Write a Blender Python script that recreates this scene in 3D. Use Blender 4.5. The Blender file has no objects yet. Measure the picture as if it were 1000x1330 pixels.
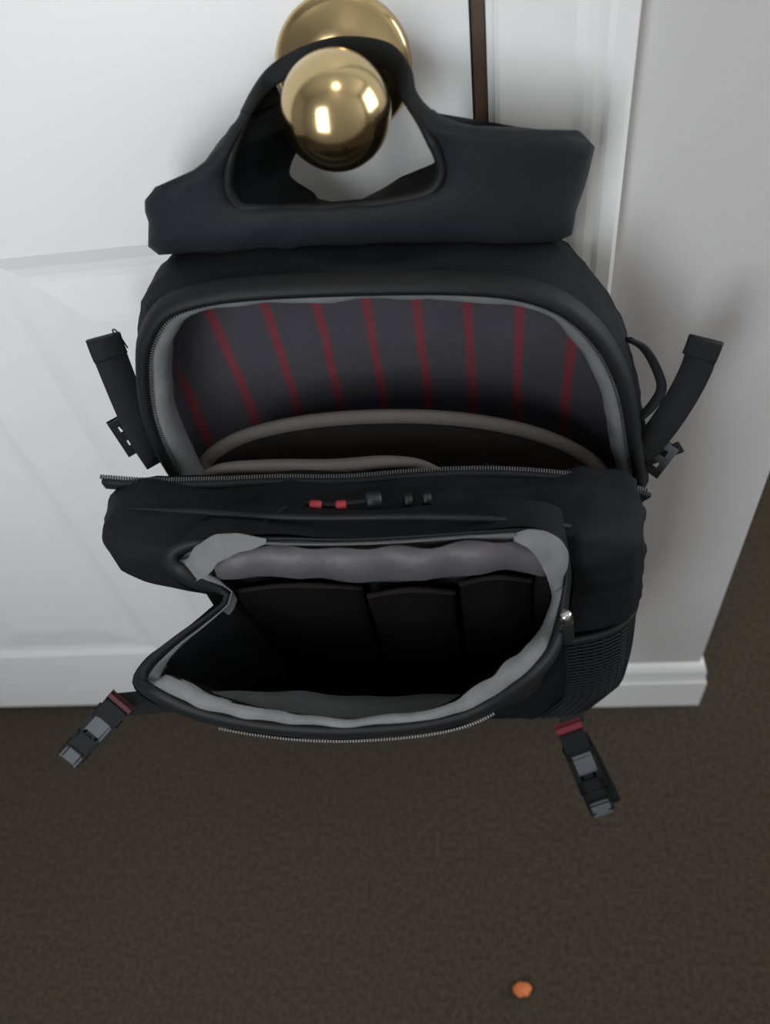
import bpy, bmesh, math, random
from mathutils import Vector, Matrix, noise
random.seed(7)
S = bpy.context.scene
COL = S.collection

# ------------------------------------------------------------------ camera
F, CX, CY = 1000.0, 500.0, 665.0
AX = Vector((0.9904802, 0.04148221, -0.13125624))      # camera right, up, back in the room's axes
AU = Vector((0.05238331, 0.76819258, 0.63807222))
AB = Vector((0.12729871, -0.63887353, 0.75870656))
CAM = Vector((0.0, -0.52, 1.065))
cd = bpy.data.cameras.new('camera'); cam = bpy.data.objects.new('camera', cd); COL.objects.link(cam)
cam.matrix_world = Matrix(((AX.x, AU.x, AB.x, CAM.x), (AX.y, AU.y, AB.y, CAM.y), (AX.z, AU.z, AB.z, CAM.z), (0, 0, 0, 1)))
cd.sensor_fit = 'HORIZONTAL'; cd.sensor_width = 36.0; cd.lens = 36.0 * F / 1000.0
cd.clip_start = 0.01
cd.dof.use_dof = True; cd.dof.focus_distance = 0.56; cd.dof.aperture_fstop = 6.0
S.camera = cam

# ------------------------------------------------------------------ world, light, exposure
W = bpy.data.worlds.new('world'); S.world = W; W.use_nodes = True
bg = W.node_tree.nodes['Background']; bg.inputs[0].default_value = (0.86, 0.93, 1.0, 1); bg.inputs[1].default_value = 0.6
S.view_settings.view_transform = 'Standard'; S.view_settings.look = 'None'
S.view_settings.gamma = 1.0; S.view_settings.use_curve_mapping = False
S.view_settings.exposure = 0.05
ADDED_WIN = dict(x0=-0.74, x1=-0.28, z0=0.62, z1=1.48, y=-1.20)   # added, unseen window behind the photographer for the main soft light
ld = bpy.data.lights.new('added_window_light', 'AREA'); ld.shape = 'RECTANGLE'
ld.size = ADDED_WIN['x1'] - ADDED_WIN['x0']; ld.size_y = ADDED_WIN['z1'] - ADDED_WIN['z0']; ld.energy = 10.5; ld.color = (0.93, 0.97, 1.0)
lo = bpy.data.objects.new('added_window_light', ld); COL.objects.link(lo)
lo.location = ((ADDED_WIN['x0'] + ADDED_WIN['x1']) / 2, ADDED_WIN['y'] + 0.02, (ADDED_WIN['z0'] + ADDED_WIN['z1']) / 2)
lo.rotation_euler = (math.radians(90), 0, 0)               # faces +y, into the room

ADDED_WIN2 = dict(y0=-0.75, y1=0.95, z0=0.75, z1=2.0, x=2.6)          # second added window, unseen, to light the floor and wall at the right
l2 = bpy.data.lights.new('added_side_light', 'AREA'); l2.shape = 'RECTANGLE'
l2.size = ADDED_WIN2['y1'] - ADDED_WIN2['y0']; l2.size_y = ADDED_WIN2['z1'] - ADDED_WIN2['z0']; l2.energy = 38; l2.color = (0.97, 0.98, 1.0)
o2 = bpy.data.objects.new('added_side_light', l2); COL.objects.link(o2)
o2.location = (ADDED_WIN2['x'] - 0.02, (ADDED_WIN2['y0'] + ADDED_WIN2['y1']) / 2, (ADDED_WIN2['z0'] + ADDED_WIN2['z1']) / 2)
o2.rotation_euler = (math.radians(90), 0, math.radians(90))     # faces -x, into the room

# ------------------------------------------------------------------ helpers
def at(px, py, Y):
    v = AX * ((px - CX) / F) - AU * ((py - CY) / F) - AB
    return CAM + v * ((Y - CAM.y) / v.y)

def mat(name, col, rough=0.6, metal=0.0, bump=None, var=None, sheen=0.0, spec=0.5):
    m = bpy.data.materials.new(name); m.use_nodes = True
    nt = m.node_tree; b = nt.nodes['Principled BSDF']
    b.inputs['Base Color'].default_value = (*col, 1); b.inputs['Roughness'].default_value = rough
    b.inputs['Metallic'].default_value = metal; b.inputs['Specular IOR Level'].default_value = spec
    if sheen: b.inputs['Sheen Weight'].default_value = sheen; b.inputs['Sheen Roughness'].default_value = 0.6
    tc = nt.nodes.new('ShaderNodeTexCoord')
    if var:
        n = nt.nodes.new('ShaderNodeTexNoise'); n.inputs['Scale'].default_value = var[0]; n.inputs['Detail'].default_value = 4
        nt.links.new(tc.outputs['Object'], n.inputs['Vector'])
        r = nt.nodes.new('ShaderNodeValToRGB'); k = var[1]
        r.color_ramp.elements[0].position = 0.3; r.color_ramp.elements[1].position = 0.7
        r.color_ramp.elements[0].color = (*[c * (1 - k) for c in col], 1)
        r.color_ramp.elements[1].color = (*[min(1, c * (1 + k)) for c in col], 1)
        nt.links.new(n.outputs['Fac'], r.inputs['Fac']); nt.links.new(r.outputs['Color'], b.inputs['Base Color'])
    if bump:
        n = nt.nodes.new('ShaderNodeTexNoise'); n.inputs['Scale'].default_value = bump[0]; n.inputs['Detail'].default_value = 5
        nt.links.new(tc.outputs['Object'], n.inputs['Vector'])
        bp = nt.nodes.new('ShaderNodeBump'); bp.inputs['Strength'].default_value = bump[1]; bp.inputs['Distance'].default_value = bump[2]
        nt.links.new(n.outputs['Fac'], bp.inputs['Height']); nt.links.new(bp.outputs['Normal'], b.inputs['Normal'])
    return m

def ribbed(m, scale, strength, dist, axis='X'):
    """fine woven ribs"""
    nt = m.node_tree; b = nt.nodes['Principled BSDF']
    tc = nt.nodes.new('ShaderNodeTexCoord'); w = nt.nodes.new('ShaderNodeTexWave'); w.bands_direction = axis
    w.inputs['Scale'].default_value = scale
    nt.links.new(tc.outputs['Object'], w.inputs['Vector'])
    bp = nt.nodes.new('ShaderNodeBump'); bp.inputs['Strength'].default_value = strength; bp.inputs['Distance'].default_value = dist
    nt.links.new(w.outputs['Fac'], bp.inputs['Height'])
    for l in list(nt.links):
        if l.to_socket == b.inputs['Normal']: nt.links.new(l.from_socket, bp.inputs['Normal'])
    nt.links.new(bp.outputs['Normal'], b.inputs['Normal'])
    return m

M = {}
M['door'] = mat('door_paint', (0.80, 0.81, 0.81), 0.38, bump=(90, 0.08, 0.001))
M['trim'] = mat('trim_paint', (0.80, 0.81, 0.80), 0.40, bump=(60, 0.06, 0.001))
M['wall'] = mat('wall_paint', (0.56, 0.55, 0.55), 0.85, bump=(220, 0.25, 0.001), var=(3, 0.03))
M['ceil'] = mat('ceiling_paint', (0.75, 0.75, 0.73), 0.9, bump=(150, 0.3, 0.002))
M['carpet'] = mat('brown_carpet', (0.082, 0.068, 0.050), 0.95, bump=(800, 0.9, 0.005), var=(160, 0.25), spec=0.05)
M['brown'] = mat('brown_jamb_edge', (0.085, 0.052, 0.034), 0.55, bump=(40, 0.3, 0.002), var=(25, 0.35))
M['brass'] = mat('polished_brass', (0.66, 0.50, 0.26), 0.17, 1.0, bump=(14, 0.05, 0.002))
M['nylon'] = ribbed(mat('black_nylon', (0.0058, 0.0066, 0.0080), 0.72, bump=(26, 0.55, 0.004), spec=0.2), 900, 0.25, 0.0004)
M['nylon2'] = mat('black_padded_nylon', (0.0120, 0.0145, 0.0180), 0.7, bump=(18, 0.6, 0.005), spec=0.22)
M['piping'] = mat('black_piping', (0.006, 0.0065, 0.0075), 0.6, spec=0.3, bump=(120, 0.3, 0.001))
M['web'] = ribbed(mat('black_webbing', (0.008, 0.0088, 0.010), 0.65, spec=0.3), 500, 0.4, 0.0005, 'Z')
M['tape'] = ribbed(mat('grey_zipper_tape', (0.155, 0.162, 0.166), 0.8, bump=(70, 0.5, 0.002), var=(60, 0.15)), 700, 0.3, 0.0004, 'Z')
M['coil'] = mat('grey_zipper_coil', (0.075, 0.078, 0.082), 0.55)
M['lining'] = mat('grey_lining', (0.072, 0.067, 0.077), 0.55, bump=(34, 0.6, 0.004))
M['sidelining'] = mat('charcoal_side_lining', (0.050, 0.047, 0.055), 0.7, bump=(34, 0.6, 0.004))
M['flaplining'] = mat('charcoal_flap_lining', (0.040, 0.042, 0.044), 0.7, bump=(34, 0.6, 0.004))
M['sleeve'] = mat('shade_dark_sleeve', (0.004, 0.0038, 0.004), 0.95, bump=(34, 0.6, 0.004), spec=0.06)  # near-black: the shade inside the pocket is put into the colour
M['shadelining'] = mat('shade_dark_lining', (0.006, 0.0058, 0.006), 0.92, bump=(30, 0.6, 0.004), spec=0.08)  # lining colour darkened to carry the deep shade of the pocket
M['brownbind'] = mat('taupe_binding', (0.105, 0.090, 0.082), 0.75, bump=(80, 0.4, 0.001))
M['divider'] = mat('dark_taupe_divider', (0.011, 0.0092, 0.0085), 0.9, spec=0.15, bump=(40, 0.5, 0.003))
M['red'] = mat('red_rubber', (0.36, 0.028, 0.038), 0.55)
M['maroon'] = mat('maroon_ribbon', (0.085, 0.020, 0.026), 0.7)
M['plastic'] = mat('black_buckle_plastic', (0.010, 0.0105, 0.012), 0.45)
M['graygloss'] = mat('grey_gloss_plastic', (0.11, 0.12, 0.13), 0.4)  # grey plastic, with the gloss on the buckles put into its colour
M['chrome'] = mat('zipper_pull_metal', (0.62, 0.61, 0.60), 0.22, 1.0)
M['teeth'] = mat('zipper_teeth_metal', (0.17, 0.17, 0.17), 0.4, 0.8)
M['redribbon'] = mat('red_ribbon', (0.17, 0.022, 0.032), 0.7)
M['orange'] = mat('orange_crumb', (0.62, 0.17, 0.05), 0.7, bump=(300, 0.5, 0.001))
M['glass'] = mat('added_window_glass', (0.9, 0.95, 1.0), 0.05)
M['glass'].node_tree.nodes['Principled BSDF'].inputs['Transmission Weight'].default_value = 1.0
M['lampglow'] = mat('lamp_glass', (0.95, 0.92, 0.85), 0.4)
_b = M['lampglow'].node_tree.nodes['Principled BSDF']
_b.inputs['Emission Color'].default_value = (1.0, 0.93, 0.82, 1); _b.inputs['Emission Strength'].default_value = 8.0

def stripes_material():
    """charcoal lining woven with thin red vertical stripes 4 cm apart"""
    m = mat('striped_lining', (0.056, 0.053, 0.064), 0.55, bump=(30, 0.5, 0.004))
    nt = m.node_tree; b = nt.nodes['Principled BSDF']
    tc = nt.nodes.new('ShaderNodeTexCoord'); sp = nt.nodes.new('ShaderNodeSeparateXYZ')
    nt.links.new(tc.outputs['Object'], sp.inputs[0])
    nz = nt.nodes.new('ShaderNodeTexNoise'); nz.inputs['Scale'].default_value = 14
    nt.links.new(tc.outputs['Object'], nz.inputs['Vector'])
    def mth(op, a, v=None, c=None):
        n = nt.nodes.new('ShaderNodeMath'); n.operation = op
        nt.links.new(a, n.inputs[0])
        if v is not None:
            if hasattr(v, 'links'): nt.links.new(v, n.inputs[1])
            else: n.inputs[1].default_value = v
        return n.outputs[0]
    wob = mth('MULTIPLY', nz.outputs['Fac'], 0.006)
    x = mth('ADD', sp.outputs['X'], wob)
    x = mth('ADD', x, 200 * STRIPEW - STRIPE0)
    x = mth('DIVIDE', x, STRIPEW); x = mth('FRACT', x)
    x = mth('SUBTRACT', x, 0.5); x = mth('ABSOLUTE', x)
    r = nt.nodes.new('ShaderNodeValToRGB')
    r.color_ramp.elements[0].position = 0.05; r.color_ramp.elements[0].color = (0.17, 0.032, 0.045, 1)
    r.color_ramp.elements[1].position = 0.13; r.color_ramp.elements[1].color = (0.058, 0.055, 0.066, 1)
    nt.links.new(x, r.inputs['Fac']); nt.links.new(r.outputs['Color'], b.inputs['Base Color'])
    return m
STRIPEW = 0.0376
STRIPE0 = at(475, 392, -.03).x + .003 - STRIPEW / 2
M['striped'] = stripes_material()

def link(name, me, m, parent=None, smooth=True):
    o = bpy.data.objects.new(name, me); COL.objects.link(o)
    if m is not None: me.materials.append(M[m] if isinstance(m, str) else m)
    if parent is not None: o.parent = parent
    if smooth:
        for p in me.polygons: p.use_smooth = True
    return o

def obj(name, verts, faces, m, parent=None, smooth=True, fixn=True):
    me = bpy.data.meshes.new(name); me.from_pydata([tuple(v) for v in verts], [], faces)
    if fixn:
        bm = bmesh.new(); bm.from_mesh(me); bmesh.ops.recalc_face_normals(bm, faces=bm.faces); bm.to_mesh(me); bm.free()
    me.update()
    return link(name, me, m, parent, smooth)

def bobj(name, bm, m, parent=None, smooth=False):
    bmesh.ops.recalc_face_normals(bm, faces=bm.faces)
    me = bpy.data.meshes.new(name); bm.to_mesh(me); bm.free()
    return link(name, me, m, parent, smooth)

def add_box(bm, a, b, bev=0.0):
    n = len(bm.verts)
    r = bmesh.ops.create_cube(bm, size=1)
    vs = r['verts']
    for v in vs:
        v.co = Vector((a[i] + (b[i] - a[i]) * (v.co[i] + 0.5) for i in range(3)))
    if bev:
        es = {e for v in vs for e in v.link_edges}
        bmesh.ops.bevel(bm, geom=list(es), offset=bev, segments=2, affect='EDGES', profile=0.6)

def box(name, a, b, m, parent=None, bev=0.0):
    bm = bmesh.new(); add_box(bm, a, b, bev)
    return bobj(name, bm, m, parent)

def struct(o):
    o['kind'] = 'structure'; return o

def empty(name, loc):
    o = bpy.data.objects.new(name, None); COL.objects.link(o); o.location = loc; o.empty_display_size = 0.05
    return o

def adopt(root):
    """children were built in room coordinates: keep them where they stand"""
    bpy.context.view_layer.update()
    def rec(o):
        for c in o.children:
            c.matrix_parent_inverse = o.matrix_world.inverted() if o == root else Matrix.Identity(4)
            rec(c)
    rec(root)

def spline(pts, n, closed=False):
    """evenly resampled Catmull-Rom curve through pts"""
    P = [Vector(p) for p in pts]; L = len(P); out = []
    seg = L if closed else L - 1
    for i in range(seg):
        if closed: a, b, c, d = P[(i - 1) % L], P[i], P[(i + 1) % L], P[(i + 2) % L]
        else:
            b, c = P[i], P[i + 1]
            a = P[i - 1] if i else b * 2 - c
            d = P[i + 2] if i + 2 < L else c * 2 - b
        for k in range(16):
            t = k / 16
            out.append(0.5 * ((2 * b) + (c - a) * t + (2 * a - 5 * b + 4 * c - d) * t * t + (3 * b - a - 3 * c + d) * t ** 3))
    out.append(P[0].copy() if closed else P[-1].copy())
    cum = [0.0]
    for i in range(1, len(out)): cum.append(cum[-1] + (out[i] - out[i - 1]).length)
    res = []; j = 0; m = n if closed else n - 1
    for k in range(n):
        s = cum[-1] * k / m
        while j < len(cum) - 2 and cum[j + 1] < s: j += 1
        w = (s - cum[j]) / max(1e-9, cum[j + 1] - cum[j])
        res.append(out[j].lerp(out[j + 1], min(1, max(0, w))))
    return res

def loft(rings, closed=True, cap0=False, cap1=False):
    n = len(rings[0]); V = []; Fc = []
    for r in rings: V += list(r)
    for k in range(len(rings) - 1):
        for i in range(n if closed else n - 1):
            j = (i + 1) % n
            Fc.append((k * n + i, k * n + j, (k + 1) * n + j, (k + 1) * n + i))
    def cap(k):
        c = len(V); V.append(sum((Vector(v) for v in rings[k]), Vector()) / n)
        for i in range(n): Fc.append((k * n + i, k * n + (i + 1) % n, c))
    if cap0: cap(0)
    if cap1: cap(len(rings) - 1)
    return V, Fc

def inset(loop, d):
    """offset a closed loop inwards in the x-z plane"""
    n = len(loop); area = sum(loop[i].x * loop[(i + 1) % n].z - loop[(i + 1) % n].x * loop[i].z for i in range(n))
    s = 1 if area > 0 else -1; out = []
    for i in range(n):
        t = Vector((0, 0, 0))
        for w in (1, 2, 3): t += loop[(i + w) % n] - loop[(i - w) % n]
        nn = Vector((-t.z, 0, t.x)).normalized() * s
        out.append(loop[i] + nn * d)
    return out

def setY(loop, Y):
    return [Vector((p.x, Y(p) if callable(Y) else Y, p.z)) for p in loop]

def ribbon(name, pts, wdir, width, thick, m, parent, n=24, samp=True):
    """flat webbing: thick sheet swept along pts, its width along wdir (vector or function of t)"""
    P = spline(pts, n) if samp else [Vector(p) for p in pts]
    rings = []
    for i, p in enumerate(P):
        t = (P[min(i + 1, n - 1)] - P[max(i - 1, 0)]).normalized()
        wd = wdir(i / (n - 1)) if callable(wdir) else Vector(wdir)
        wd = (wd - t * wd.dot(t)).normalized(); nn = t.cross(wd).normalized()
        w = (width(i / (n - 1)) if callable(width) else width) / 2; h = thick / 2
        rings.append([p + wd * w + nn * h * 0.5, p + wd * (w - h * 0.6) + nn * h, p - wd * (w - h * 0.6) + nn * h, p - wd * w + nn * h * 0.5,
                      p - wd * w - nn * h * 0.5, p - wd * (w - h * 0.6) - nn * h, p + wd * (w - h * 0.6) - nn * h, p + wd * w - nn * h * 0.5])
    V, Fc = loft(rings, True, True, True)
    return obj(name, V, Fc, m, parent)

def tube(name, pts, r, m, parent, n=40, closed=False, seg=8, flat=1.0, samp=True):
    P = spline(pts, n, closed) if samp else [Vector(p) for p in pts]
    n = len(P); rings = []; up = Vector((0, -1, 0.35)).normalized()
    for i, p in enumerate(P):
        t = ((P[(i + 1) % n] - P[i - 1]) if closed else (P[min(i + 1, n - 1)] - P[max(i - 1, 0)])).normalized()
        a = (up - t * up.dot(t)).normalized(); b = t.cross(a)
        rr = r(i / (n - 1)) if callable(r) else r
        rings.append([p + (a * math.cos(q) * flat + b * math.sin(q)) * rr for q in [2 * math.pi * k / seg for k in range(seg)]])
    if closed: rings.append(rings[0])
    V, Fc = loft(rings, True, not closed, not closed)
    return obj(name, V, Fc, m, parent)

def teeth(name, pts, count, size, m, parent, out=Vector((0, -0.3, 1))):
    """zipper coil: a row of tiny teeth, one part"""
    P = spline(pts, count); bm = bmesh.new()
    for i, p in enumerate(P):
        t = (P[min(i + 1, count - 1)] - P[max(i - 1, 0)]).normalized()
        o = (out - t * out.dot(t)).normalized(); s = t.cross(o)
        mx = Matrix(((t.x, s.x, o.x, p.x), (t.y, s.y, o.y, p.y), (t.z, s.z, o.z, p.z), (0, 0, 0, 1)))
        r = bmesh.ops.create_cube(bm, size=1)
        for v in r['verts']:
            v.co = mx @ Vector((v.co.x * size[0], v.co.y * size[1], v.co.z * size[2]))
    o = bobj(name, bm, m, parent); o['kind'] = 'stuff'
    return o

def densify(rings, k=3):
    """extra rings between the given ones, on a smooth curve"""
    out = []; L = len(rings)
    for i in range(L - 1):
        a, b, c, d = rings[max(0, i - 1)], rings[i], rings[i + 1], rings[min(L - 1, i + 2)]
        for q in range(k):
            t = q / k
            out.append([0.5 * ((2 * B) + (C - A) * t + (2 * A - 5 * B + 4 * C - D) * t * t + (3 * B - A - 3 * C + D) * t ** 3) for A, B, C, D in zip(a, b, c, d)])
    out.append(rings[-1]); return out

def folds(o, amp, fx, fy, fz, seed=0.0):
    """soft creases: push the surface along its normals"""
    ns = [v.normal.copy() for v in o.data.vertices]
    for v, n in zip(o.data.vertices, ns):
        q = Vector((v.co.x * fx + seed, v.co.y * fy, v.co.z * fz))
        h = 1 - abs(noise.noise(q)) * 2
        v.co += n * amp * (h * h * h - .4) * (.6 + .8 * noise.noise(q * .37 + Vector((3, 3, 3))))
    o.data.update()

def wrinkle(o, amp, sc, seed=0.0):
    for v in o.data.vertices:
        q = v.co * sc + Vector((seed, seed * 2, seed * 3))
        v.co += Vector((noise.noise(q), noise.noise(q + Vector((9, 1, 3))), noise.noise(q + Vector((4, 7, 2))))) * amp
    o.data.update()

# ------------------------------------------------------------------ the room
XL, XR, YB, YF, ZC = -2.3, 2.6, ADDED_WIN['y'], 2.6, 2.45
WT = 0.115                                   # wall thickness
DL, DR, DT = -0.815, 0.0065, 2.03             # door slab left, right, top
CORNER = 0.275
floor = struct(box('floor', (XL - .1, YB - .1, -0.1), (XR + .1, YF + .1, 0.0), 'carpet'))
ceiling = struct(box('ceiling', (XL - .1, YB - .1, ZC), (XR + .1, YF + .1, ZC + .1), 'ceil'))
# wall with the door opening: one piece with the outside corner at its right end, then the return behind it
bm = bmesh.new()
add_box(bm, (XL, 0, 0), (DL - 0.03, WT, ZC))
add_box(bm, (DL - 0.03, 0, DT + 0.03), (DR + 0.03, WT, ZC))
add_box(bm, (DR + 0.03, 0, 0), (CORNER, WT, ZC))
add_box(bm, (CORNER - WT, WT, 0), (CORNER, YF, ZC))
wall_front = struct(bobj('wall_front', bm, 'wall'))
struct(box('wall_left', (XL - .1, YB - .1, 0), (XL, YF + .1, ZC), 'wall'))
bm = bmesh.new()
add_box(bm, (XR, YB - .1, 0), (XR + .1, ADDED_WIN2['y0'], ZC)); add_box(bm, (XR, ADDED_WIN2['y1'], 0), (XR + .1, YF + .1, ZC))
add_box(bm, (XR, ADDED_WIN2['y0'], 0), (XR + .1, ADDED_WIN2['y1'], ADDED_WIN2['z0'])); add_box(bm, (XR, ADDED_WIN2['y0'], ADDED_WIN2['z1']), (XR + .1, ADDED_WIN2['y1'], ZC))
struct(bobj('wall_right', bm, 'wall'))
w2 = struct(empty('added_window_2', (XR + .06, .1, ADDED_WIN2['z0'])))  # frame of the added side window, out of view
bm = bmesh.new(); ym = (ADDED_WIN2['y0'] + ADDED_WIN2['y1']) / 2
for y0, z0, y1, z1 in ((ADDED_WIN2['y0'], ADDED_WIN2['z0'], ADDED_WIN2['y0'] + .05, ADDED_WIN2['z1']), (ADDED_WIN2['y1'] - .05, ADDED_WIN2['z0'], ADDED_WIN2['y1'], ADDED_WIN2['z1']), (ADDED_WIN2['y0'], ADDED_WIN2['z0'], ADDED_WIN2['y1'], ADDED_WIN2['z0'] + .05), (ADDED_WIN2['y0'], ADDED_WIN2['z1'] - .05, ADDED_WIN2['y1'], ADDED_WIN2['z1']), (ym - .02, ADDED_WIN2['z0'], ym + .02, ADDED_WIN2['z1'])):
    add_box(bm, (XR + .03, y0, z0), (XR + .09, y1, z1), .004)
bobj('added_window_frame', bm, 'trim', w2)
for y0, y1 in ((ADDED_WIN2['y0'] + .05, ym - .02), (ym + .02, ADDED_WIN2['y1'] - .05)): box('pane', (XR + .058, y0, ADDED_WIN2['z0'] + .05), (XR + .064, y1, ADDED_WIN2['z1'] - .05), 'glass', w2)
adopt(w2)
struct(box('wall_far', (XL, YF, 0), (XR, YF + .1, ZC), 'wall'))
bm = bmesh.new()
add_box(bm, (XL, YB - .1, 0), (ADDED_WIN['x0'], YB, ZC)); add_box(bm, (ADDED_WIN['x1'], YB - .1, 0), (XR, YB, ZC))
add_box(bm, (ADDED_WIN['x0'], YB - .1, 0), (ADDED_WIN['x1'], YB, ADDED_WIN['z0'])); add_box(bm, (ADDED_WIN['x0'], YB - .1, ADDED_WIN['z1']), (ADDED_WIN['x1'], YB, ZC))
struct(bobj('wall_back', bm, 'wall'))
# frame and panes of the added window behind the photographer
win = struct(empty('added_window_1', (0, YB - .06, ADDED_WIN['z0'])))
bm = bmesh.new()
for a, b in (((ADDED_WIN['x0'], -.09, ADDED_WIN['z0']), (ADDED_WIN['x0'] + .05, -.03, ADDED_WIN['z1'])), ((ADDED_WIN['x1'] - .05, -.09, ADDED_WIN['z0']), (ADDED_WIN['x1'], -.03, ADDED_WIN['z1'])),
             ((ADDED_WIN['x0'], -.09, ADDED_WIN['z0']), (ADDED_WIN['x1'], -.03, ADDED_WIN['z0'] + .05)), ((ADDED_WIN['x0'], -.09, ADDED_WIN['z1'] - .05), (ADDED_WIN['x1'], -.03, ADDED_WIN['z1'])),
             ((-.525, -.08, ADDED_WIN['z0']), (-.495, -.04, ADDED_WIN['z1']))):
    add_box(bm, (a[0], YB + a[1], a[2]), (b[0], YB + b[1], b[2]), 0.004)
bobj('added_window_frame', bm, 'trim', win)
box('pane', (ADDED_WIN['x0'] + .05, YB - .064, ADDED_WIN['z0'] + .05), (-.525, YB - .058, ADDED_WIN['z1'] - .05), 'glass', win)
box('pane', (-.495, YB - .064, ADDED_WIN['z0'] + .05), (ADDED_WIN['x1'] - .05, YB - .058, ADDED_WIN['z1'] - .05), 'glass', win)
adopt(win)

# ---- door: slab with six moulded panels, brass knob
door = struct(empty('door_1', ((DL + DR) / 2, 0.02, 0.012)))
door['label'] = 'white six-panel door with brass knob holding up the backpack'
PX = [(-0.705, -0.452), (-0.378, -0.115)]
PZ = [(0.165, 0.775), (0.965, 1.52), (1.62, 1.90)]
xs = [DL, PX[0][0], PX[0][1], PX[1][0], PX[1][1], DR]
zs = [0.012, PZ[0][0], PZ[0][1], PZ[1][0], PZ[1][1], PZ[2][0], PZ[2][1], DT]
bm = bmesh.new(); DY = 0.002
grid = {}
for i, x in enumerate(xs):
    for j, z in enumerate(zs): grid[i, j] = bm.verts.new((x, DY, z))
for i in range(5):
    for j in range(7):
        if i in (1, 3) and j in (1, 3, 5): continue
        bm.faces.new((grid[i, j], grid[i + 1, j], grid[i + 1, j + 1], grid[i, j + 1]))
b0 = [bm.verts.new((x, DY + .037, z)) for x, z in ((DL, .012), (DR, .012), (DR, DT), (DL, DT))]
bm.faces.new(b0)
bd = [[grid[i, 0] for i in range(6)], [grid[5, j] for j in range(8)], [grid[i, 7] for i in range(5, -1, -1)], [grid[0, j] for j in range(7, -1, -1)]]
for k in range(4):
    bm.faces.new(bd[k] + [b0[(k + 1) % 4], b0[k]])
bobj('slab', bm, 'door', door)
for (x0, x1) in PX:
    for (z0, z1) in PZ:
        prof = [(0, 0), (0.004, 0.0012), (0.012, 0.0036), (0.020, 0.0046), (0.026, 0.0045), (0.060, 0.0010), (0.066, 0.0006)]
        rings = [[Vector((x, DY + y, z)) for x, z in ((x0 + d, z0 + d), (x1 - d, z0 + d), (x1 - d, z1 - d), (x0 + d, z1 - d))] for d, y in prof]
        V, Fc = loft(rings, True, False, False); Fc.append(tuple(len(V) - 4 + q for q in range(4)))
        obj('panel', V, Fc, 'door', door, smooth=False)
# knob (lathe about y)
KX, KZ, KY = -0.0725, 0.8795, -0.061
def lathe_y(name, prof, m, parent, seg=64):
    rings = [[Vector((KX + r * math.cos(2 * math.pi * k / seg), y, KZ + r * math.sin(2 * math.pi * k / seg))) for k in range(seg)] for r, y in prof]
    V, Fc = loft(rings, True, True, True); return obj(name, V, Fc, m, parent)
kr = 0.0322
ball = [(0.0115, KY + 0.034), (0.0125, KY + 0.0315)] + [(kr * math.sin(a), KY + kr * 0.97 * math.cos(a)) for a in [0.42 + (math.pi - 0.44) * k / 30 for k in range(31)]]
knob = lathe_y('door_knob', ball, 'brass', door); knob['label'] = 'round polished brass knob'
lathe_y('rosette', [(0.0425, DY), (0.0430, DY - 0.002), (0.0420, DY - 0.0045), (0.0385, DY - 0.0065), (0.033, DY - 0.0085), (0.028, DY - 0.0125), (0.0215, DY - 0.0155), (0.0195, DY - 0.0160), (0.0190, DY - 0.0185), (0.0165, DY - 0.0190)], 'brass', knob)
lathe_y('neck', [(0.0165, DY - 0.012), (0.0160, DY - 0.020), (0.0130, DY - 0.022), (0.0122, DY - 0.028), (0.0125, KY + 0.0300)], 'brass', knob)
adopt(door)
# ---- jamb, brown stop strip in the gap, casing and baseboard
bm = bmesh.new()
add_box(bm, (DR + .0100, 0.0005, 0), (DR + .03, WT, DT + .03)); add_box(bm, (DL - .03, 0.0005, 0), (DL - .004, WT, DT + .03)); add_box(bm, (DL - .03, 0.0005, DT + .006), (DR + .03, WT, DT + .03))
jamb = struct(bobj('trim_1', bm, 'trim'))
bm = bmesh.new()
add_box(bm, (DR + .0008, 0.006, 0.012), (DR + .0097, 0.0385, DT), 0.001)
stop = struct(bobj('trim_2', bm, 'brown')); stop['label'] = 'dark brown seal strip in the gap beside the white door'
def casing(name, xi, s):
    """profiled casing leg; xi inner edge, s=+1 grows to the right"""
    prof = [(0, 0), (0, -.008), (.003, -.0100), (.012, -.0105), (.048, -.0118), (.054, -.0138), (.060, -.0146), (.066, -.0142), (.070, -.0156), (.080, -.0158), (.083, -.0140), (.083, 0)]
    r = [[Vector((xi + s * d, y, z)) for d, y in prof] for z in (0.0, DT + .02 + .083)]
    n = len(prof); V = r[0] + r[1]
    Fc = [(i, (i + 1) % n, n + (i + 1) % n, n + i) for i in range(n)] + [tuple(range(n)), tuple(range(2 * n - 1, n - 1, -1))]
    return struct(obj(name, V, Fc, 'trim', smooth=False))
casing('trim_3', DR + .0140, 1).__setitem__('label', 'white door casing beside the grey wall')
casing('trim_4', DL - .008, -1)
struct(box('trim_5', (DL - .008, -.0165, DT + .02), (DR + .0165, -0.0002, DT + .02 + .083), 'trim', bev=.002))
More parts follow.
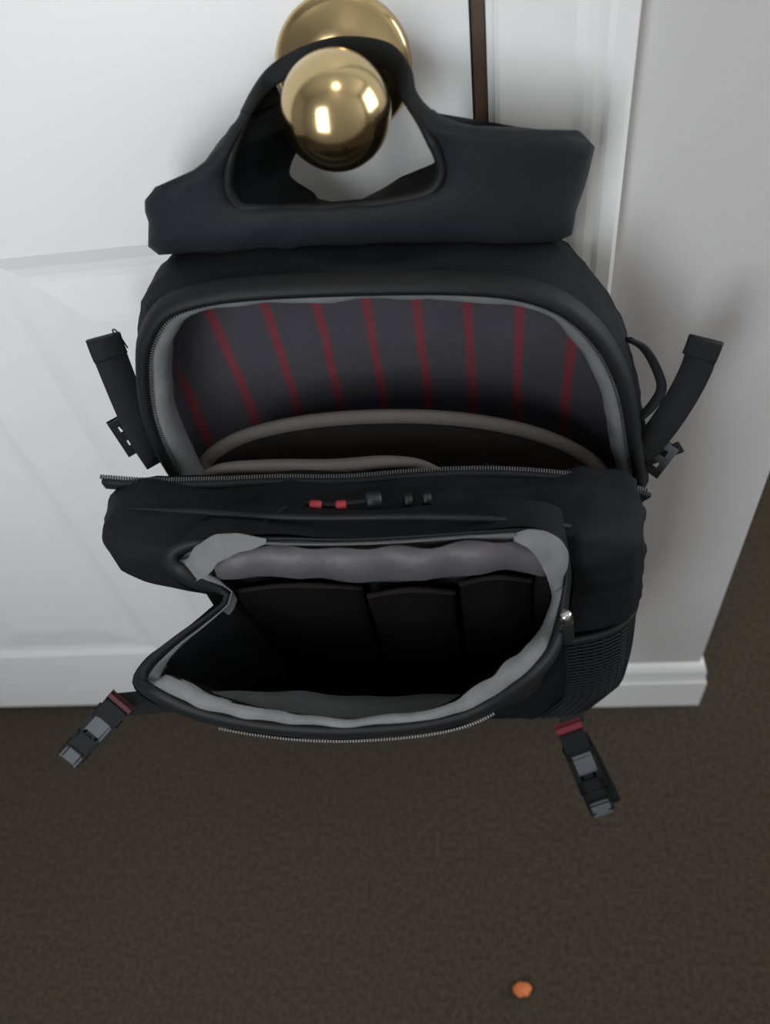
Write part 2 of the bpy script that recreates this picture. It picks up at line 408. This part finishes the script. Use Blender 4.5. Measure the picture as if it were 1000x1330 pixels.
def baseboard(name, pts):
    """moulded skirting along a polyline of (x, y) with the room on its right hand side"""
    prof = [(0, 0), (.0125, 0), (.0125, .066), (.0105, .070), (.0095, .076), (.0085, .092), (.0060, .099), (.0030, .103), (0, .104)]
    rings = []
    for i, (x, y) in enumerate(pts):
        p = Vector((x, y)); dirs = []
        if i: dirs.append((p - Vector(pts[i - 1])).normalized())
        if i < len(pts) - 1: dirs.append((Vector(pts[i + 1]) - p).normalized())
        ns = [Vector((d.y, -d.x)) for d in dirs]
        nn = ns[0] if len(ns) == 1 else (ns[0] + ns[1]) / (1 + ns[0].dot(ns[1]))
        rings.append([Vector((x + nn.x * d, y + nn.y * d, z)) for d, z in prof])
    n = len(prof); V = [v for r in rings for v in r]; Fc = []
    for k in range(len(rings) - 1):
        for i in range(n): Fc.append((k * n + i, k * n + (i + 1) % n, (k + 1) * n + (i + 1) % n, (k + 1) * n + i))
    Fc += [tuple(range(n)), tuple(range(len(V) - 1, len(V) - n - 1, -1))]
    return struct(obj(name, V, Fc, 'trim', smooth=False))
baseboard('baseboard_front', [(DR + .0995, -.0002), (CORNER + .0002, -.0002), (CORNER + .0002, YF)])['label'] = 'white baseboard wrapping the outside wall corner'
baseboard('baseboard_left', [(XL, YB), (XL, -.0002), (DL - .091, -.0002)])
baseboard('baseboard_right', [(XR, YF), (XR, YB)])
# ---- ceiling lamp over the photographer (its reflection is the bright spot on the knob)
lamp = empty('ceiling_lamp', (0.27, -0.76, ZC)); lamp['label'] = 'small round white ceiling lamp above the door'; lamp['category'] = 'lamp'
def lathe_z(name, prof, c, m, parent, seg=40):
    rings = [[Vector((c[0] + r * math.cos(2 * math.pi * k / seg), c[1] + r * math.sin(2 * math.pi * k / seg), z)) for k in range(seg)] for r, z in prof]
    V, Fc = loft(rings, True, True, True); return obj(name, V, Fc, m, parent)
lathe_z('lamp_base', [(.20, ZC), (.202, ZC - .012), (.195, ZC - .03), (.185, ZC - .034)], lamp.location, 'trim', lamp)
lathe_z('lamp_shade', [(.184, ZC - .03), (.18, ZC - .065), (.15, ZC - .105), (.09, ZC - .13), (.01, ZC - .138)], lamp.location, 'lampglow', lamp)
adopt(lamp)

# ------------------------------------------------------------------ the backpack
bag = empty('backpack', (-0.06, -0.11, 0.36))
bag['label'] = 'open black backpack hanging by its handle from the brass door knob'; bag['category'] = 'backpack'

# ---- rear compartment: an arch-topped tub, open to the front
arch = [at(*p) for p in ((240, 640, -.10), (206, 590, -.10), (182, 530, -.10), (174, 465, -.10), (180, 425, -.10), (206, 386, -.10), (260, 366, -.10), (340, 356, -.10), (480, 350, -.10),
                         (610, 350, -.10), (690, 360, -.10), (750, 386, -.10), (795, 432, -.10), (822, 490, -.10), (834, 560, -.10), (838, 640, -.10))]
low = [Vector(v) for v in ((.112, -.10, .48), (.105, -.10, .40), (.07, -.10, .365), (0, -.10, .358), (-.10, -.10, .358), (-.18, -.10, .37), (-.222, -.10, .41), (-.232, -.10, .50))]
N = 160
loop = spline(arch + low, N, True)
zt = max(p.z for p in loop); cx = -0.06
def shrink(lp, d, Y, dz=0.0):
    return setY([p + Vector((0, 0, dz)) for p in inset(lp, d)], Y)
rings = [shrink(loop, .030, -.006), shrink(loop, .012, -.010), shrink(loop, .004, -.028), shrink(loop, -.002, -.055), shrink(loop, -.003, -.080), shrink(loop, 0, -.094), shrink(loop, .004, -.103), shrink(loop, .009, -.1055)]
V, Fc = loft(densify(rings, 3), True, True, False)
body = obj('rear_compartment', V, Fc, 'nylon', bag); wrinkle(body, .0035, 22); folds(body, .0035, 9, 60, 45, 1)
rim = [shrink(loop, .001, -.1000), shrink(loop, .003, -.1085), shrink(loop, .007, -.1125), shrink(loop, .0110, -.1120), shrink(loop, .0125, -.106)]
V, Fc = loft(rim); obj('zipper_flap', V, Fc, 'piping', bag)
tp = [shrink(loop, .0110, -.1045), shrink(loop, .0130, -.1065), shrink(loop, .0190, -.1045), shrink(loop, .0230, -.098), shrink(loop, .0240, -.088)]
V, Fc = loft(tp); t1 = obj('zipper_tape', V, Fc, 'tape', bag); wrinkle(t1, .0025, 45, 3)
ln = [shrink(loop, .0225, -.092), shrink(loop, .0205, -.082), shrink(loop, .0205, -.074), shrink(loop, .0225, -.066)]
lc = Vector((-.06, 0, .60))
ln += [setY([lc + (p - lc) * k for p in ln[3]], Y) for k, Y in ((.96, -.056), (.88, -.045), (.75, -.035), (.55, -.029), (.3, -.027))]
V, Fc = loft(ln[:4]); sl = obj('side_lining', V, Fc, 'sidelining', bag); wrinkle(sl, .0035, 16, 5)
V, Fc = loft(ln[3:], True, False, True); l1 = obj('lining', V, Fc, 'striped', bag); wrinkle(l1, .0035, 16, 5)
l1['label'] = 'charcoal lining with thin red stripes'
top = spline(arch, 240)[20:230]
teeth('zipper_teeth', [p + Vector((0, -.0075, 0)) for p in shrink(spline(arch, 60), 0, -.100)][4:57] if False else [q + Vector((0, -.0075, 0)) for q in shrink(loop, .0128, -.100)[0:int(N * .58)]], 330, (.0011, .003, .0012), 'coil', bag, Vector((0, -1, 0.2)))

# ---- padded divider pocket inside
dv = spline([at(*p) for p in ((255, 622, -.088), (275, 592, -.088), (320, 566, -.088), (400, 548, -.088), (500, 541, -.088), (600, 545, -.088), (690, 562, -.088), (755, 590, -.088), (790, 622, -.088))], 48)
bot = [Vector((-.205 + .29 * i / 47, -.080, .40)) for i in range(48)]
back = [[a.lerp(b, t) + Vector((0, s, 0)) for a, b in zip(dv, bot)] for s in (0,) for t in (0, .25, .5, .75, 1)]
V, Fc = loft(back, False); d1 = obj('divider', V, Fc, 'divider', bag, fixn=False)
sm = d1.modifiers.new('thick', 'SOLIDIFY'); sm.thickness = .006; sm.offset = 0
tube('divider_binding', dv, .0062, 'brownbind', d1, 60, flat=.6)
# second soft panel in front of it, its pale top fold resting on the front section
fold = spline([at(*p) for p in ((248, 632, -.132), (285, 610, -.132), (350, 606, -.132), (430, 606, -.132), (500, 600, -.132), (545, 603, -.132), (580, 618, -.132))], 40)
tube('lining_fold', fold, lambda t: .0030 + .0035 * math.sin(math.pi * t), 'brownbind', bag, 60, flat=.8)

# ---- front section: padded slab leaning out of the rear one
fz0, fz1 = .36, .668
def lean(z): return (z - fz0) / (fz1 - fz0)
fo = [(-.266, .668), (-.276, .655), (-.272, .643), (-.252, .643), (-.224, .636), (-.200, .612), (-.198, .50), (-.194, .42), (-.175, .365), (-.10, .346), (0, .343), (.066, .347), (.092, .378), (.110, .45), (.114, .54), (.114, .60), (.111, .632), (.102, .647), (.06, .656), (-.06, .662), (-.18, .668), (-.245, .673)]
fl = spline([Vector((x, 0, z)) for x, z in fo], N, True)
def fring(d, yb, yt): 
    return [Vector((p.x, yb + (yt - yb) * max(0, lean(q.z)), p.z)) for p, q in zip([Vector((-.06, 0, .56)) + (w - Vector((-.06, 0, .56))) * (1 - d / .19) for w in fl] if d > .003 else inset(fl, d), fl)]
fr = [fring(.05, -.100, -.138), fring(.016, -.102, -.140), fring(.004, -.106, -.143), fring(.000, -.120, -.152), fring(-.001, -.150, -.172), fring(.001, -.170, -.188), fring(.007, -.184, -.199), fring(.018, -.192, -.205), fring(.06, -.197, -.209)]
V, Fc = loft(densify(fr, 4), True, True, True)
fs = obj('front_section', V, Fc, 'nylon', bag); wrinkle(fs, .006, 17, 11); folds(fs, .0045, 11, 42, 38, 4); folds(fs, .0016, 40, 50, 30, 8)
# zip flange along its top edge
zl = spline([at(*p) for p in ((139, 634, -.150), (200, 638, -.150), (280, 637, -.150), (360, 634, -.149), (450, 634, -.149), (540, 627, -.149), (620, 624, -.149), (700, 627, -.149), (770, 636, -.149), (838, 652, -.149))], 64)
zl = [p + Vector((0, 0, .005)) for p in zl]
ribbon('zipper_flange', zl, Vector((0, -.35, 1)), .013, .004, 'nylon2', bag, 64, False)
teeth('zipper_teeth', [p + Vector((0, .001, .0065)) for p in zl], 215, (.0009, .0030, .0022), 'coil', bag, Vector((0, -.35, 1)))
# seam piping along the front edge of the top face
pl = spline([at(*p) for p in ((158, 660, -.176), (250, 664, -.186), (340, 670, -.196), (430, 672, -.201), (540, 671, -.203), (640, 674, -.203), (740, 684, -.195), (820, 694, -.176))], 50)
tube('seam_piping', pl, lambda t: .0024 * min(1, .1 + 5 * min(t, 1 - t)), 'piping', bag, 60)
# zipper pull with two red tabs on a cord
def slug(name, a, b, r, m, parent, seg=10):
    a, b = Vector(a), Vector(b); pts = [a.lerp(b, t) for t in (0, .06, .2, .5, .8, .94, 1)]; rad = [.45, .8, 1, .92, 1, .8, .45]
    return tube(name, pts, lambda t: r * rad[min(6, int(round(t * 6)))], m, parent, 7, seg=seg, samp=False)
zc = tube('zipper_pull', [at(*p) for p in ((398, 653, -.176), (430, 655, -.180), (462, 652, -.180), (490, 649, -.178))], .0024, 'piping', bag, 24)
slug('red_tab', at(402, 655, -.180), at(418, 656, -.181), .0033, 'red', zc); slug('red_tab', at(436, 656, -.182), at(450, 655, -.182), .0033, 'red', zc)
slug('slider', at(474, 650, -.180), at(496, 648, -.178), .0062, 'plastic', zc)
for q in ((524, 650), (548, 648)): slug('stitched_tab', at(q[0], q[1], -.178), at(q[0] + 12, q[1] - 1, -.177), .005, 'plastic', zc)

# ---- organiser pocket: gaping mouth, flap fallen forward
mouth_px = [(290, 774, -.226), (248, 764, -.226), (216, 742, -.222), (214, 718, -.217), (240, 703, -.213), (290, 698, -.212), (360, 697, -.212), (450, 699, -.212), (550, 694, -.212), (640, 688, -.212), (700, 687, -.212), (732, 704, -.215), (742, 738, -.220), (740, 775, -.228),
            (735, 815, -.243), (722, 856, -.264), (690, 892, -.284), (645, 922, -.298), (600, 942, -.304), (530, 955, -.308), (430, 960, -.310), (340, 953, -.308), (255, 936, -.303), (200, 912, -.295), (173, 888, -.286), (188, 858, -.274), (228, 825, -.256), (272, 794, -.238)]
NP = 168
mp = spline([Vector(p) for p in mouth_px], NP, True)
def pxin(lp, dd):
    n = len(lp); out = []
    area = sum(lp[i].x * lp[(i + 1) % n].y - lp[(i + 1) % n].x * lp[i].y for i in range(n)); s = 1 if area > 0 else -1
    for i in range(n):
        t = Vector((0, 0, 0))
        d = dd[i]
        for w in (1, 2, 3, 4): t += lp[(i + w) % n] - lp[(i - w) % n]
        out.append(Vector((lp[i].x - t.y / math.hypot(t.x, t.y) * d * s, lp[i].y + t.x / math.hypot(t.x, t.y) * d * s, lp[i].z)))
    return out
def world(lp, dy=0.0): return [at(p.x, p.y, p.z + dy) for p in lp]
def widths(tab):
    """width in picture units at stations along the mouth, blended between them"""
    out = []
    for p in mp:
        ws = sorted(((p.xy - Vector((x, y))).length, w) for x, y, w in tab)[:2]
        d0, d1 = ws[0][0] + .01, ws[1][0] + .01
        out.append((ws[0][1] * d1 + ws[1][1] * d0) / (d0 + d1))
    for _ in range(6): out = [(out[i - 1] + 2 * out[i] + out[(i + 1) % NP]) / 4 for i in range(NP)]
    return out
RW = widths(((290, 774, 9), (248, 764, 20), (214, 730, 26), (250, 700, 14), (300, 698, 7), (450, 699, 5), (600, 691, 5), (700, 687, 6), (738, 720, 7), (742, 770, 12), (722, 856, 20), (645, 922, 18), (530, 955, 17), (430, 960, 17), (300, 947, 17), (200, 912, 20), (173, 888, 20), (188, 858, 15), (228, 825, 12), (272, 794, 9)))
TW = widths(((290, 774, .5), (248, 764, 22), (214, 730, 34), (250, 700, 34), (310, 698, 8), (450, 699, 6), (600, 691, 6), (680, 687, 22), (720, 695, 40), (742, 738, 30), (742, 775, 4), (722, 856, 24), (645, 922, 26), (590, 945, 14), (530, 955, 10), (430, 960, 10), (300, 947, 16), (200, 912, 20), (173, 888, 20), (188, 858, 10), (228, 825, 5), (272, 794, 1)))
O0 = world(mp); O1 = world(pxin(mp, [w * .2 for w in RW]), -.003); O2 = world(pxin(mp, [w * .75 for w in RW]), -.003); O3 = world(pxin(mp, RW), 0)
front = [min(1, max(0, (-p.z - .222) / .06)) for p in mp]        # 0 on the fixed side, 1 on the fallen flap
def down(lp, k):
    out = []
    for p, f in zip(lp, front):
        tgt = Vector((-.07 + (p.x + .07) * .82, -.205 - .01 * f, .43))
        mid = Vector((-.07 + (p.x + .07) * .97, p.y + .020 * f, p.z - .05))
        out.append(p.lerp(mid, min(1, k * 2)) if k < .5 else mid.lerp(tgt, (k - .5) * 2))
    return out
# outer shell of the flap
def shell(k, bulge):
    out = []
    for p, q in zip(O0, mp):
        f = min(1, max(0, (-q.z - .225) / .008))
        tf = Vector((-.065 + (p.x + .065) * .80, -.192, .385)); tb = Vector((p.x + (.022 if p.x < -.15 else 0), -.185, p.z - .002))
        t = tb.lerp(tf, f)
        out.append(p.lerp(t, k) + Vector((0, -bulge * .9 * f, -bulge * .35 * f)))
    return out
V, Fc = loft([shell(1, 0), shell(.75, .004), shell(.5, .004), shell(.25, .002), shell(.08, .000), O0])
ps = obj('pocket_shell', V, Fc, 'nylon', bag); wrinkle(ps, .003, 26, 4)
V, Fc = loft([O0, O1, O2, O3]); obj('pocket_rim', V, Fc, 'piping', bag)
T0 = world(pxin(mp, [w * .85 for w in RW]), .000); T1 = world(pxin(mp, [w + 1 for w in RW]), -.001); T2 = world(pxin(mp, [w + v for w, v in zip(RW, TW)]), .003)
T3 = down(T2, .10)
V, Fc = loft([T0, T1, T2, T3]); pt = obj('pocket_zipper_tape', V, Fc, 'tape', bag); wrinkle(pt, .0022, 60, 8)
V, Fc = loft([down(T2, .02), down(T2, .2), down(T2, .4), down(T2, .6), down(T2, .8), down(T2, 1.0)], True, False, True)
pi_ = obj('pocket_lining', V, Fc, 'shadelining', bag); wrinkle(pi_, .004, 22, 6)
# paler lining draped under the pocket's upper zip
hang = spline([at(*p) for p in ((262, 716, -.2135), (330, 708, -.2145), (450, 710, -.2145), (560, 706, -.2145), (640, 700, -.2145), (712, 708, -.2145))], 40)
rows = []
for t, dy in ((0, -.001), (.3, -.006), (.65, -.006), (1, .003)):
    rows.append([p + Vector((0, dy + .0015 * math.sin(i * .9 + t * 3), -.044 * t * (1 - .25 * abs(i - 20) / 20))) for i, p in enumerate(hang)])
V, Fc = loft(rows, False); hg = obj('upper_lining', V, Fc, 'lining', bag, fixn=False); wrinkle(hg, .002, 40, 1)
sm = hg.modifiers.new('thick', 'SOLIDIFY'); sm.thickness = .002
for nm, pp in (('zipper_tape_corner', ((244, 752, -.2255), (256, 736, -.2255), (276, 716, -.2225), (306, 706, -.2195), (345, 703, -.2175))), ('zipper_tape_corner', ((668, 697, -.2175), (694, 701, -.2205), (715, 716, -.2235), (724, 740, -.2260), (724, 765, -.2280)))):
    P = [at(*q) for q in pp]; md = P[2]; tt = (P[-1] - P[0]).normalized()
    cn = ribbon(nm, P, lambda t: Vector((.55, -.35, -.5)) if pp[0][0] < 400 else Vector((-.45, -.35, -.5)), lambda t: .004 + .014 * math.sin(math.pi * min(1, .12 + .88 * t)) if pp[0][0] < 400 else .006 + .013 * math.sin(math.pi * t), .0016, 'tape', bag, 24); wrinkle(cn, .0012, 90, 3)
# organiser sleeves on the pocket's back wall
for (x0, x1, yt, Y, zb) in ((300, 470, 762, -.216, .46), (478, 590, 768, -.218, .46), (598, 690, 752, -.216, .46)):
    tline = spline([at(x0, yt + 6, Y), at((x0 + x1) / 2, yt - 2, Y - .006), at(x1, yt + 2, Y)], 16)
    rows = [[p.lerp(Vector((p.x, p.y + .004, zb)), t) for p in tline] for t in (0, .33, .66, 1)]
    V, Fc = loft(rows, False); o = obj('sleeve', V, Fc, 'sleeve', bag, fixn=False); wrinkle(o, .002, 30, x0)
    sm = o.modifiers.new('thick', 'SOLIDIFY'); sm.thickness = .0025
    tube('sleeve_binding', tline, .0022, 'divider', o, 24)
# grey inner pocket on the fallen flap
gl = spline([at(*p) for p in ((262, 896, -.285), (340, 898, -.282), (430, 903, -.281), (520, 906, -.280), (600, 904, -.280))], 30)
gb = spline([at(*p) for p in ((262, 918, -.292), (340, 932, -.297), (430, 938, -.299), (520, 935, -.298), (600, 922, -.293))], 30)
V, Fc = loft([[a.lerp(b, t) + Vector((0, -.002 * math.sin(math.pi * t), 0)) for a, b in zip(gl, gb)] for t in (0, .33, .66, 1)], False)
o = obj('flap_pocket', V, Fc, 'flaplining', bag, fixn=False); wrinkle(o, .002, 35, 9)
sm = o.modifiers.new('thick', 'SOLIDIFY'); sm.thickness = .002
# zip teeth along the flap's lip and along the upper zip
i0 = min(range(NP), key=lambda i: (mp[i] - Vector((640, 925, -.299))).length); i1 = min(range(NP), key=lambda i: (mp[i] - Vector((280, 943, -.305))).length)
teeth('zipper_teeth', [p + Vector((0, -.001, -.0012)) for p in O0[i0:i1]], 100, (.0010, .0013, .0016), 'teeth', bag, Vector((0, -1, -.6)))
teeth('zipper_teeth', [at(*p) for p in ((300, 703, -.2165), (400, 706, -.2165), (500, 704, -.2165), (600, 697, -.2165), (670, 693, -.2165))], 150, (.0009, .0016, .0028), 'coil', bag, Vector((.25, -1, .5)))
# metal pull on the right
zp = slug('pocket_zipper_pull', at(733, 795, -.246), at(737, 808, -.247), .0045, 'chrome', bag)
ribbon('pull_tab', [at(737, 808, -.248), at(738, 822, -.249), at(737, 836, -.249)], AX, .0075, .002, 'plastic', zp, 8)

# ---- right side mesh pocket wrapping the corner
ME = []
nu, nv = 26, 30
def sidept(u, v):
    path = spline([Vector((.070, -.207, 0)), Vector((.100, -.204, 0)), Vector((.122, -.190, 0)), Vector((.130, -.150, 0)), Vector((.128, -.100, 0)), Vector((.118, -.060, 0))], nu + 1)
    return path[u]
for v in range(nv + 1):
    t = v / nv
    for u in range(nu + 1):
        p = sidept(u, v); s = u / nu
        z = .375 + (.150 + .035 * s) * t
        k = math.sin(math.pi * min(1, t * 1.0)) * .006
        sh = -.030 * max(0, (.30 - t) / .30)
        ME.append(Vector((p.x - .012 + k * .6 + sh * .5, p.y - k * .6 + (.006 if p.y < -.15 else 0) * (1 - t), z)))
Fc = [(v * (nu + 1) + u, v * (nu + 1) + u + 1, (v + 1) * (nu + 1) + u + 1, (v + 1) * (nu + 1) + u) for v in range(nv) for u in range(nu)]
mp_ = obj('side_mesh_pocket', ME, Fc, 'piping', bag, fixn=False)
wm = mp_.modifiers.new('net', 'WIREFRAME'); wm.thickness = .0026; wm.use_replace = True; wm.use_even_offset = False
tube('elastic_edge', [ME[nv * (nu + 1) + u] for u in range(0, nu + 1, 2)], .0030, 'piping', mp_, 40)

# ---- padded yoke with the carry handle
outer_px = [(206, 325), (197, 290), (190, 254), (212, 234), (262, 213), (300, 168), (326, 116), (362, 74), (410, 50), (460, 42), (508, 54), (533, 88), (541, 118), (572, 150), (620, 162), (700, 167), (752, 173), (773, 184), (764, 218), (746, 268), (729, 312), (620, 317), (480, 321), (340, 325)]
hole_px = [(318, 266), (298, 246), (300, 205), (322, 158), (352, 116), (395, 88), (450, 80), (500, 92), (521, 128), (550, 165), (572, 208), (570, 236), (540, 252), (480, 262), (400, 268)]
hc = (440, 190); NA = 120
def polar(pts, closed=True):
    sp = spline([Vector((x, y, 0)) for x, y in pts], 600, True); out = []
    for k in range(NA):
        a = 2 * math.pi * k / NA; d = Vector((math.cos(a), math.sin(a), 0)); best = None
        for i in range(600):
            p, q = sp[i] - Vector((*hc, 0)), sp[(i + 1) % 600] - Vector((*hc, 0))
            c1, c2 = d.x * p.y - d.y * p.x, d.x * q.y - d.y * q.x
            if c1 * c2 <= 0 and abs(c1 - c2) > 1e-9:
                w = c1 / (c1 - c2); r = (p + (q - p) * w).dot(d)
                if r > 0 and (best is None or r > best): best = r
        out.append((hc[0] + d.x * best, hc[1] + d.y * best))
    return out
OP, HP = polar(outer_px), polar(hole_px)
def ang(k): return math.degrees(2 * math.pi * k / NA)          # image angle: 0 right, 90 down, 270 up
def isup(k):                                                    # 1 on the handle loop, 0 on the padded yoke
    a = ang(k); 
    return max(0, min(1, (a - 178) / 46)) * max(0, min(1, (352 - a) / 46))
def ringY(t, Y, puff=0.0):
    out = []
    for k in range(NA):
        ox, oy = OP[k]; hx, hy = HP[k]; u = isup(k)
        out.append(at(hx + (ox - hx) * t, hy + (oy - hy) * t, Y(u) if callable(Y) else Y))
    return out
yf = lambda u: -.074 * (1 - u) - .0285 * u
yp = lambda u: -.084 * (1 - u) - .0295 * u
yb = lambda u: -.046 * (1 - u) - .0170 * u
hb = []
for k in range(NA):                                             # far edge of the hole: left leg of the loop is broad, turned to the right
    p = at(HP[k][0], HP[k][1], yf(isup(k))); a = ang(k)
    w = max(0, 1 - abs(a - 168) / 52)
    hb.append(Vector((p.x + .044 * w, yb(isup(k)), p.z - .016 * max(0, 1 - abs(a - 90) / 60))))
back_o = ringY(1, yb)
R_ = [hb, ringY(.0, lambda u: yf(u) * .55 + yb(u) * .45), ringY(.0, yf), ringY(.06, lambda u: yp(u) * .8 + yf(u) * .2), ringY(.2, yp), ringY(.55, yp), ringY(.85, lambda u: yp(u) * .6 + yf(u) * .4), ringY(.97, yf), ringY(1, lambda u: yf(u) * .5 + yb(u) * .5), back_o, hb]
for r in R_[:-1]:
    for i, p in enumerate(r):
        q = p * 24
        r[i] = p + Vector((noise.noise(q), noise.noise(q + Vector((9, 1, 3))), noise.noise(q + Vector((4, 7, 2))))) * .003
def sector(keep, name, m):
    ks = [k for k in range(NA) if keep(ang(k))]
    # contiguous run, may wrap round
    st = next(k for k in ks if (k - 1) % NA not in ks); run = []
    k = st
    while k in ks and len(run) < NA: run.append(k); k = (k + 1) % NA
    rr = [[r[k] for r in R_[:-1]] for k in run]
    V, Fc = loft(rr, True, True, True)
    return obj(name, V, Fc, m, bag)
yk = sector(lambda a: a <= 200 or a >= 338, 'yoke', 'nylon2'); folds(yk, .003, 16, 20, 30, 2)
hd = sector(lambda a: 196 <= a <= 342, 'carry_handle', 'web')
# piped rim round the hole
tube('hole_piping', [at(HP[k][0], HP[k][1] + (3 if 20 < ang(k) < 170 else 0), yf(isup(k)) - .004) for k in list(range(110, 120)) + list(range(0, 66))][::3], lambda t: .0034 * min(1, .25 + 6 * min(t, 1 - t)), 'piping', yk, 80)

# ---- side compression straps
def facing(p): return (CAM - p).normalized()
def strap(name, px, wpx, thick=.0022, tilt=0.0, n=20):
    P = [at(*p) for p in px]; mid = P[len(P) // 2]; dist = (CAM - mid).length
    v = facing(mid); t = (P[-1] - P[0]).normalized(); wd = t.cross(v).normalized()
    wd = (Matrix.Rotation(tilt, 3, t) @ wd)
    return ribbon(name, P, wd, wpx * dist / 1050, thick, 'web', bag, n)
def frame_buckle(name, c_px, t_px, length, width, m='plastic', bars=(0, .5, 1), parent=None):
    """ladder-lock: two side rails and cross bars"""
    a = at(*c_px); b = at(*t_px); t = (b - a).normalized(); v = facing(a); w = t.cross(v).normalized(); n = w.cross(t)
    bm = bmesh.new()
    def bar(u0, u1, w0, w1, h):
        r = bmesh.ops.create_cube(bm, size=1)
        for q in r['verts']:
            q.co = a + t * (u0 + (u1 - u0) * (q.co.x + .5)) + w * (w0 + (w1 - w0) * (q.co.y + .5)) + n * (q.co.z * h)
        es = {e for q in r['verts'] for e in q.link_edges}
        bmesh.ops.bevel(bm, geom=list(es), offset=.0009, segments=2, affect='EDGES')
    for s in (-1, 1): bar(0, length, s * width / 2 - .0018, s * width / 2 + .0018, .005)
    for k in bars: bar(k * (length - .004), k * (length - .004) + .004, -width / 2, width / 2, .0045)
    return bobj(name, bm, m, parent or bag)
s1 = strap('compression_strap', [(137, 446, -.075), (150, 480, -.080), (168, 525, -.086), (186, 565, -.092), (208, 600, -.097)], 40)
strap('stitched_end', [(134, 438, -.0755), (139, 452, -.0768), (144, 464, -.0782)], 43, .006, n=8).parent = s1
tube('loose_thread', [at(*p) for p in ((150, 438, -.072), (146, 428, -.072), (152, 431, -.071), (166, 452, -.074))], .0006, 'web', s1, 16, seg=5)
frame_buckle('ladder_buckle', (160, 540, -.088), (192, 590, -.095), .030, .022, parent=s1)
strap('strap_tail', [(156, 545, -.090), (170, 560, -.092), (182, 582, -.094), (194, 592, -.096), (206, 585, -.098)], 16, .0025, .6).parent = s1
s2 = strap('compression_strap', [(914, 448, -.080), (903, 482, -.084), (880, 525, -.088), (852, 565, -.092), (825, 592, -.098)], 37)
strap('stitched_end', [(917, 441, -.0795), (913, 452, -.0806), (908, 464, -.0818)], 42, .006, n=8).parent = s2
strap('strap_loop', [(815, 440, -.085), (836, 452, -.082), (852, 478, -.080), (859, 505, -.082), (846, 528, -.086), (828, 545, -.092)], 13, .0025, .5, 30).parent = s2
ribbon('lower_strap', [at(885, 580, -.088), at(866, 588, -.089), at(842, 600, -.092), at(812, 622, -.100)], Vector((.2, -.3, 1)), .021, .003, 'web', s2, 16)
frame_buckle('ladder_buckle', (862, 572, -.088), (836, 606, -.096), .026, .022, parent=s2)

# ---- side-release buckles dangling at the bottom corners
def release_buckle(a_, b_, root_from, mroot, wid=.021):
    a, b = Vector(a_), Vector(b_); L = (b - a).length; t = (b - a).normalized(); v = facing(a); w = t.cross(v).normalized(); n = w.cross(t)
    st = ribbon('buckle_strap', [Vector(root_from), Vector(root_from).lerp(a, .6) + n * .002, a + t * L * .10], w, wid * .95, .003, 'web', bag, 14)
    def part(name, quads, m, par, bev=.0012):
        bm = bmesh.new()
        for (u0, u1, w0, w1, h0, h1) in quads:
            r = bmesh.ops.create_cube(bm, size=1)
            for q in r['verts']:
                q.co = a + t * (L * (u0 + (u1 - u0) * (q.co.x + .5))) + w * (wid * (w0 + (w1 - w0) * (q.co.y + .5))) + n * (h0 + (h1 - h0) * (q.co.z + .5))
            es = {e for q in r['verts'] for e in q.link_edges}
            bmesh.ops.bevel(bm, geom=list(es), offset=bev, segments=2, affect='EDGES')
        return bobj(name, bm, m, par)
    part('ribbon_tab', [(.02, .075, -.52, .52, -.0022, .0026)], mroot, st, .0006)
    part('webbing_fold', [(.08, .30, -.47, .47, -.0035, .0045)], 'web', st)
    body_ = part('buckle_body', [(.28, .72, -.55, -.38, -.004, .004), (.28, .72, .38, .55, -.004, .004), (.28, .34, -.5, .5, -.004, .004), (.60, .72, -.5, .5, -.004, .004), (.34, .60, -.16, .16, -.003, .003)], 'plastic', st)
    part('gloss_face_plate', [(.31, .50, -.40, .30, .003, .0052)], 'graygloss', body_)  # pale plate for the glossy patch on the buckle
    part('buckle_tongue', [(.70, .86, -.42, .42, -.003, .003), (.84, .88, -.5, .5, -.004, .004), (.86, .97, -.5, -.34, -.004, .004), (.86, .97, .34, .5, -.004, .004)], 'plastic', st)
    part('gloss_end_plate', [(.86, 1.0, -.36, .36, -.003, .0042)], 'graygloss', body_)
    return st
release_buckle(at(160, 908, -.240), at(92, 983, -.262), (-.212, -.20, .43), 'maroon')
release_buckle(at(736, 938, -.205), at(782, 1052, -.245), (.085, -.165, .385), 'redribbon', .023)
ribbon('buckle_webbing', [at(752, 955, -.205), at(768, 985, -.212), at(786, 1020, -.222), at(795, 1042, -.232)], AX, .018, .003, 'web', bag, 14)
adopt(bag)

# ------------------------------------------------------------------ crumb on the carpet
c = at(678, 1285, CAM.y + 0.001)
v = AX * ((678 - CX) / F) - AU * ((1285 - CY) / F) - AB
p0 = CAM + v * ((0.004 - CAM.z) / v.z)
bm = bmesh.new(); bmesh.ops.create_icosphere(bm, subdivisions=3, radius=1)
for q in bm.verts:
    k = 1 + .28 * noise.noise(q.co * 2.1)
    q.co = Vector((q.co.x * .0105 * k, q.co.y * .0080 * k, max(-.004, q.co.z * .0055 * k)))
cr = bobj('crumb', bm, 'orange', None, True); cr.location = (p0.x, p0.y, .004)
cr['label'] = 'small orange scrap lying alone on the brown carpet'; cr['category'] = 'crumb'
